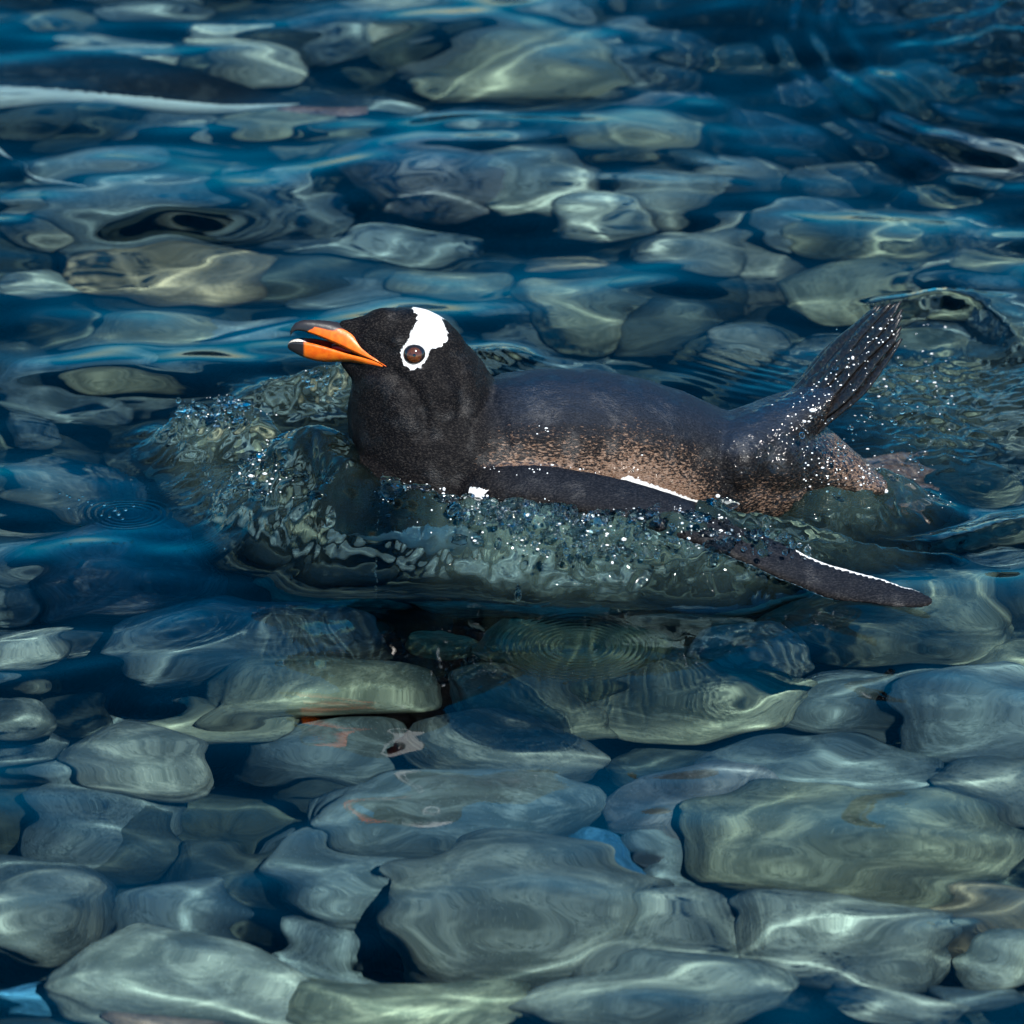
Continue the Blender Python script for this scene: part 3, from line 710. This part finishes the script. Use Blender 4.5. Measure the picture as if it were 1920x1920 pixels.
    k = np.exp(-(d / 0.12) ** 2); Z += k * (0.04 + 0.010 * perlin(P0 * 18 + 5) + 0.004 * perlin(P0 * 40 + 9))
    Z += 0.0016 * np.exp(-((d - 0.24) / 0.06) ** 2) * np.cos(d * 150 + 2 * perlin(P0 * 6))
    # fine trailing ripples behind the back
    for u, v, a in [(1400,660,.6), (1660,560,.5), (950,650,.2)]:
        c = at_z(u, v, 0); g = np.exp(-((X - c[0]) / .06) ** 2 - ((Y - c[1]) / .10) ** 2)
        Z += g * 0.0004 * np.sin((Y * math.cos(a) + X * math.sin(a)) * 2 * math.pi / 0.016 + 2 * perlin(P0 * 12))
    fade = np.exp(-np.maximum(np.hypot(X, Y - .4) - 3, 0) ** 2)
    return X + OX, Y + OY, Z * fade, FO, CH
SX, SY, SZ, FOAM, CHOP = surface(X, Y)
ny, nx = GX.shape
V = np.stack([SX, SY, SZ], 1)
i = np.arange(ny - 1)[:, None]; j = np.arange(nx - 1)[None, :]; a = i * nx + j
F = np.stack([a, a + 1, a + nx + 1, a + nx], -1).reshape(-1, 4)
# close the body of water: straight sides and a flat bottom far below the stones
rim = np.concatenate([np.arange(nx), np.arange(2, ny + 1) * nx - 1, (ny - 1) * nx + np.arange(nx - 2, -1, -1), np.arange(ny - 2, 0, -1) * nx])
low = V[rim].copy(); low[:, 2] = -1.2; nb = len(V); k = len(rim)
sides = np.stack([np.roll(rim, -1), rim, nb + np.arange(k), nb + np.roll(np.arange(k), -1)], 1)
V = np.concatenate([V, low, [[0, 0, -1.2]]]); ctr = len(V) - 1
mw = bpy.data.meshes.new('water')
fl = np.concatenate([F.ravel(), sides.ravel(), np.stack([nb + np.arange(k), np.full(k, ctr), nb + np.roll(np.arange(k), -1)], 1).ravel()]).astype(np.int32)
nq = len(F) + len(sides)
ls = np.concatenate([np.arange(nq) * 4, nq * 4 + np.arange(k) * 3]).astype(np.int32)
mw.vertices.add(len(V)); mw.vertices.foreach_set('co', V.astype(np.float32).ravel())
mw.loops.add(len(fl)); mw.loops.foreach_set('vertex_index', fl)
mw.polygons.add(len(ls)); mw.polygons.foreach_set('loop_start', ls); mw.update(calc_edges=True); mw.validate(); mw.shade_smooth()
attr(mw, 'foam', np.concatenate([FOAM, np.zeros(len(V) - len(FOAM))]))
water = link('water', mw, M_WATER); water.cycles.is_caustics_receiver = False; water.cycles.is_caustics_caster = True
tag(water, kind='structure')

# ------------------------------------------------------------------ broken lumps of splash water on the crests
def splash_lumps():
    w = np.where(CHOP > 0.45, CHOP ** 2, 0); w[(SY > 0.0) & (SX > -0.18)] *= 0.15; w /= w.sum()
    Vi, Fi = ico(2); VV = []; FF = []; n = 0
    for q in RNG.choice(len(w), 330, p=w):
        p = np.array([SX[q], SY[q], SZ[q]]); r = min(0.0058, 0.0025 * math.exp(RNG.normal() * 0.55)); st = np.array([RNG.uniform(.6, 2.6), RNG.uniform(.6, 1.3), RNG.uniform(.5, 1.5)])
        d = Vi * (1 + 0.55 * perlin(Vi * 1.3 + RNG.uniform(0, 99, 3)))[:, None] * r * st
        VV.append(d + p + np.array([0, -0.002, RNG.uniform(-.3, 1.4) * r])); FF.append(Fi + n); n += len(Vi)
        if RNG.uniform() < 0.16:               # a little tongue of water thrown off the crest
            v = np.array([RNG.normal() * .5, -0.4 + RNG.normal() * .4, 1.0]) * RNG.uniform(.008, .02); g = RNG.uniform(.2, .9)
            for t in np.linspace(0, 1, 9):
                c = p + v * t - np.array([0, 0, g * 0.016 * t * t]); rr = r * (0.75 - 0.55 * t + (0.35 if t == 1 else 0))
                VV.append(Vi * rr + c); FF.append(Fi + n); n += len(Vi)
    m = mesh_from('tmp', np.concatenate(VV), np.concatenate(FF)); ob = bpy.data.objects.new('tmp', m); COL.objects.link(ob)
    r = ob.modifiers.new('r', 'REMESH'); r.mode = 'VOXEL'; r.voxel_size = 0.0011; r.use_smooth_shade = True
    sm = ob.modifiers.new('s', 'SMOOTH'); sm.factor = 0.5; sm.iterations = 3
    dg = bpy.context.evaluated_depsgraph_get(); dg.update()
    me = bpy.data.meshes.new_from_object(ob.evaluated_get(dg)); bpy.data.objects.remove(ob); me.name = 'splash'; me.shade_smooth()
    o = link('splash', me, M_DROP); o.cycles.is_caustics_receiver = False
    tag(o, 'broken sparkling crest of splash water along the penguin flank and bow', 'splash', None, 'stuff')
splash_lumps()

# ------------------------------------------------------------------ white specks painted as sun glints on splash, rump and tail
def painted_glints():
    w = np.where(CHOP > 0.5, CHOP ** 2, 0); w[(SY > 0.0) & (SX > -0.18) & (SX < 0.25)] *= 0.35; w /= w.sum()
    Vi, Fi = ico(1); VV = []; FF = []; n = 0; cl = None
    for q in RNG.choice(len(w), 330, p=w):
        p0 = np.array([SX[q], SY[q], SZ[q]])
        for _ in range(RNG.integers(1, 6)):
            r = 0.00044 * math.exp(RNG.normal() * 0.6); p = p0 + RNG.normal(size=3) * np.array([.0045, .003, .003]) + np.array([0, 0, .002])
            VV.append(Vi * r * np.array([RNG.uniform(.8, 2.0), 1, RNG.uniform(.7, 1.3)]) + p); FF.append(Fi + n); n += len(Vi)
    spots = [(RNG.uniform(1500, 1700), RNG.uniform(780, 935)) for _ in range(120)]  # sun glints on rump, tail and flank, made as white dots
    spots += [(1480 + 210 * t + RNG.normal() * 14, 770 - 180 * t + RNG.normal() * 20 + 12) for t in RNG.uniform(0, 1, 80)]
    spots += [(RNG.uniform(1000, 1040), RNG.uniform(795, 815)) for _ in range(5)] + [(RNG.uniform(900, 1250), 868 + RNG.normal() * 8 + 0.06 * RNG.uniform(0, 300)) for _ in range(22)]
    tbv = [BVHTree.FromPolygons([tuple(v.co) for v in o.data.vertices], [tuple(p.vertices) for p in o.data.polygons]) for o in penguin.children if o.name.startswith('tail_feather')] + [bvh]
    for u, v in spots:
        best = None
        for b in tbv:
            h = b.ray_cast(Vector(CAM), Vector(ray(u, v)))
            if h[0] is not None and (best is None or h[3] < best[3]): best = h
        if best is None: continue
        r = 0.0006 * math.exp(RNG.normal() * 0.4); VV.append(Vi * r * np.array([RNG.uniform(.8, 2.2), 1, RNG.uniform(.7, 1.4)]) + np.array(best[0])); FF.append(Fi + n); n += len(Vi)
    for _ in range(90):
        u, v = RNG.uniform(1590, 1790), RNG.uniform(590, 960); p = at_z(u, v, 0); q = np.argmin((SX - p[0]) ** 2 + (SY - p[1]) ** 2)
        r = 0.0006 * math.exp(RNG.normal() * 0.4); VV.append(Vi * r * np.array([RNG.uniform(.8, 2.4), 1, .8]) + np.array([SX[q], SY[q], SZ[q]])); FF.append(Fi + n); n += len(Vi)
    s = Mat('glint_paint'); nz = s.noise(s.coord(), 300, 2)
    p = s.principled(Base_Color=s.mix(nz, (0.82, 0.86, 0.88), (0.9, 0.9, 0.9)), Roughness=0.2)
    o = link('painted_glints', mesh_from('painted_glints', np.concatenate(VV), np.concatenate(FF)), s.m)
    tag(o, 'tiny white specks imitating sun glints on the breaking water and on the penguin', 'painted_glints', None, 'stuff')
painted_glints()

# ------------------------------------------------------------------ thrown drops and falling threads of water
def droplets():
    Vi, Fi = ico(2); VV = []; FF = []; n = 0
    def drop(p, r, st=(1, 1, 1)):
        nonlocal n
        d = Vi * r * np.array(st); d = d * (1 + 0.22 * perlin(Vi * 1.1 + RNG.uniform(0, 99, 3)))[:, None]
        VV.append(d + p); FF.append(Fi + n); n += len(Vi)
    r = RNG
    for (u0, v0, u1, v1, cnt, yy, rad) in [(860,945,1320,1000,150,-.145,1.6),(960,990,1300,1060,90,-.16,1.7),(330,745,480,800,60,.17,1.5),(380,880,520,980,40,.02,1.4),
                                           (1330,985,1520,1050,90,-.14,1.4),(1560,600,1760,900,45,.06,1.2),(560,690,640,740,20,.2,1.4),(1500,760,1600,880,40,.0,1.1)]:
        for _ in range(cnt):
            t = r.uniform(); u = u0 + (u1 - u0) * t; v = v0 + (v1 - v0) * (0.35 * t + 0.65 * r.uniform())
            p = at_y(u, v, yy + r.normal() * .012); s = rad * math.exp(r.normal() * .45) / 1000
            drop(p, s, (r.uniform(.7, 1.3), r.uniform(.7, 1.2), r.uniform(.7, 1.6)))
    # threads falling from the lifted flipper root and the splash
    for u0, v0, u1, v1, y in [(718,890,706,1005,-.13),(706,1010,704,1140,-.15),(975,1060,972,1120,-.17)]:
        cnt = int(abs(v1 - v0) / 4)
        for i in range(cnt):
            t = i / cnt
            if r.uniform() < .5: drop(at_y(u0 + (u1 - u0) * t + r.normal() * 2.2, v0 + (v1 - v0) * t, y), .7 * math.exp(r.normal() * .45) / 1000, (1, 1, r.uniform(1, 3.2)))
    for u, v, s in [(112,925,.8),(125,928,1.2),(131,931,1.2),(148,936,1.4),(155,930,1),(129,952,1.2),(78,917,.6),(165,940,1.2),(172,945,1.4),(195,946,1.8),(215,955,2.2),(222,962,2.4),(235,955,2),(420,1028,1.2),
                    (190,965,1.4),(205,968,1.4),(250,948,1.4),(230,972,1.6)]:
        drop(at_z(u, v, .012), s / 1000)
    m = mesh_from('water_droplets', np.concatenate(VV), np.concatenate(FF))
    o = link('water_droplets', m, M_DROP); o.cycles.is_caustics_receiver = False
    tag(o, 'glittering clear drops and threads of splash water thrown up around the penguin', 'splash', None, 'stuff')
droplets()
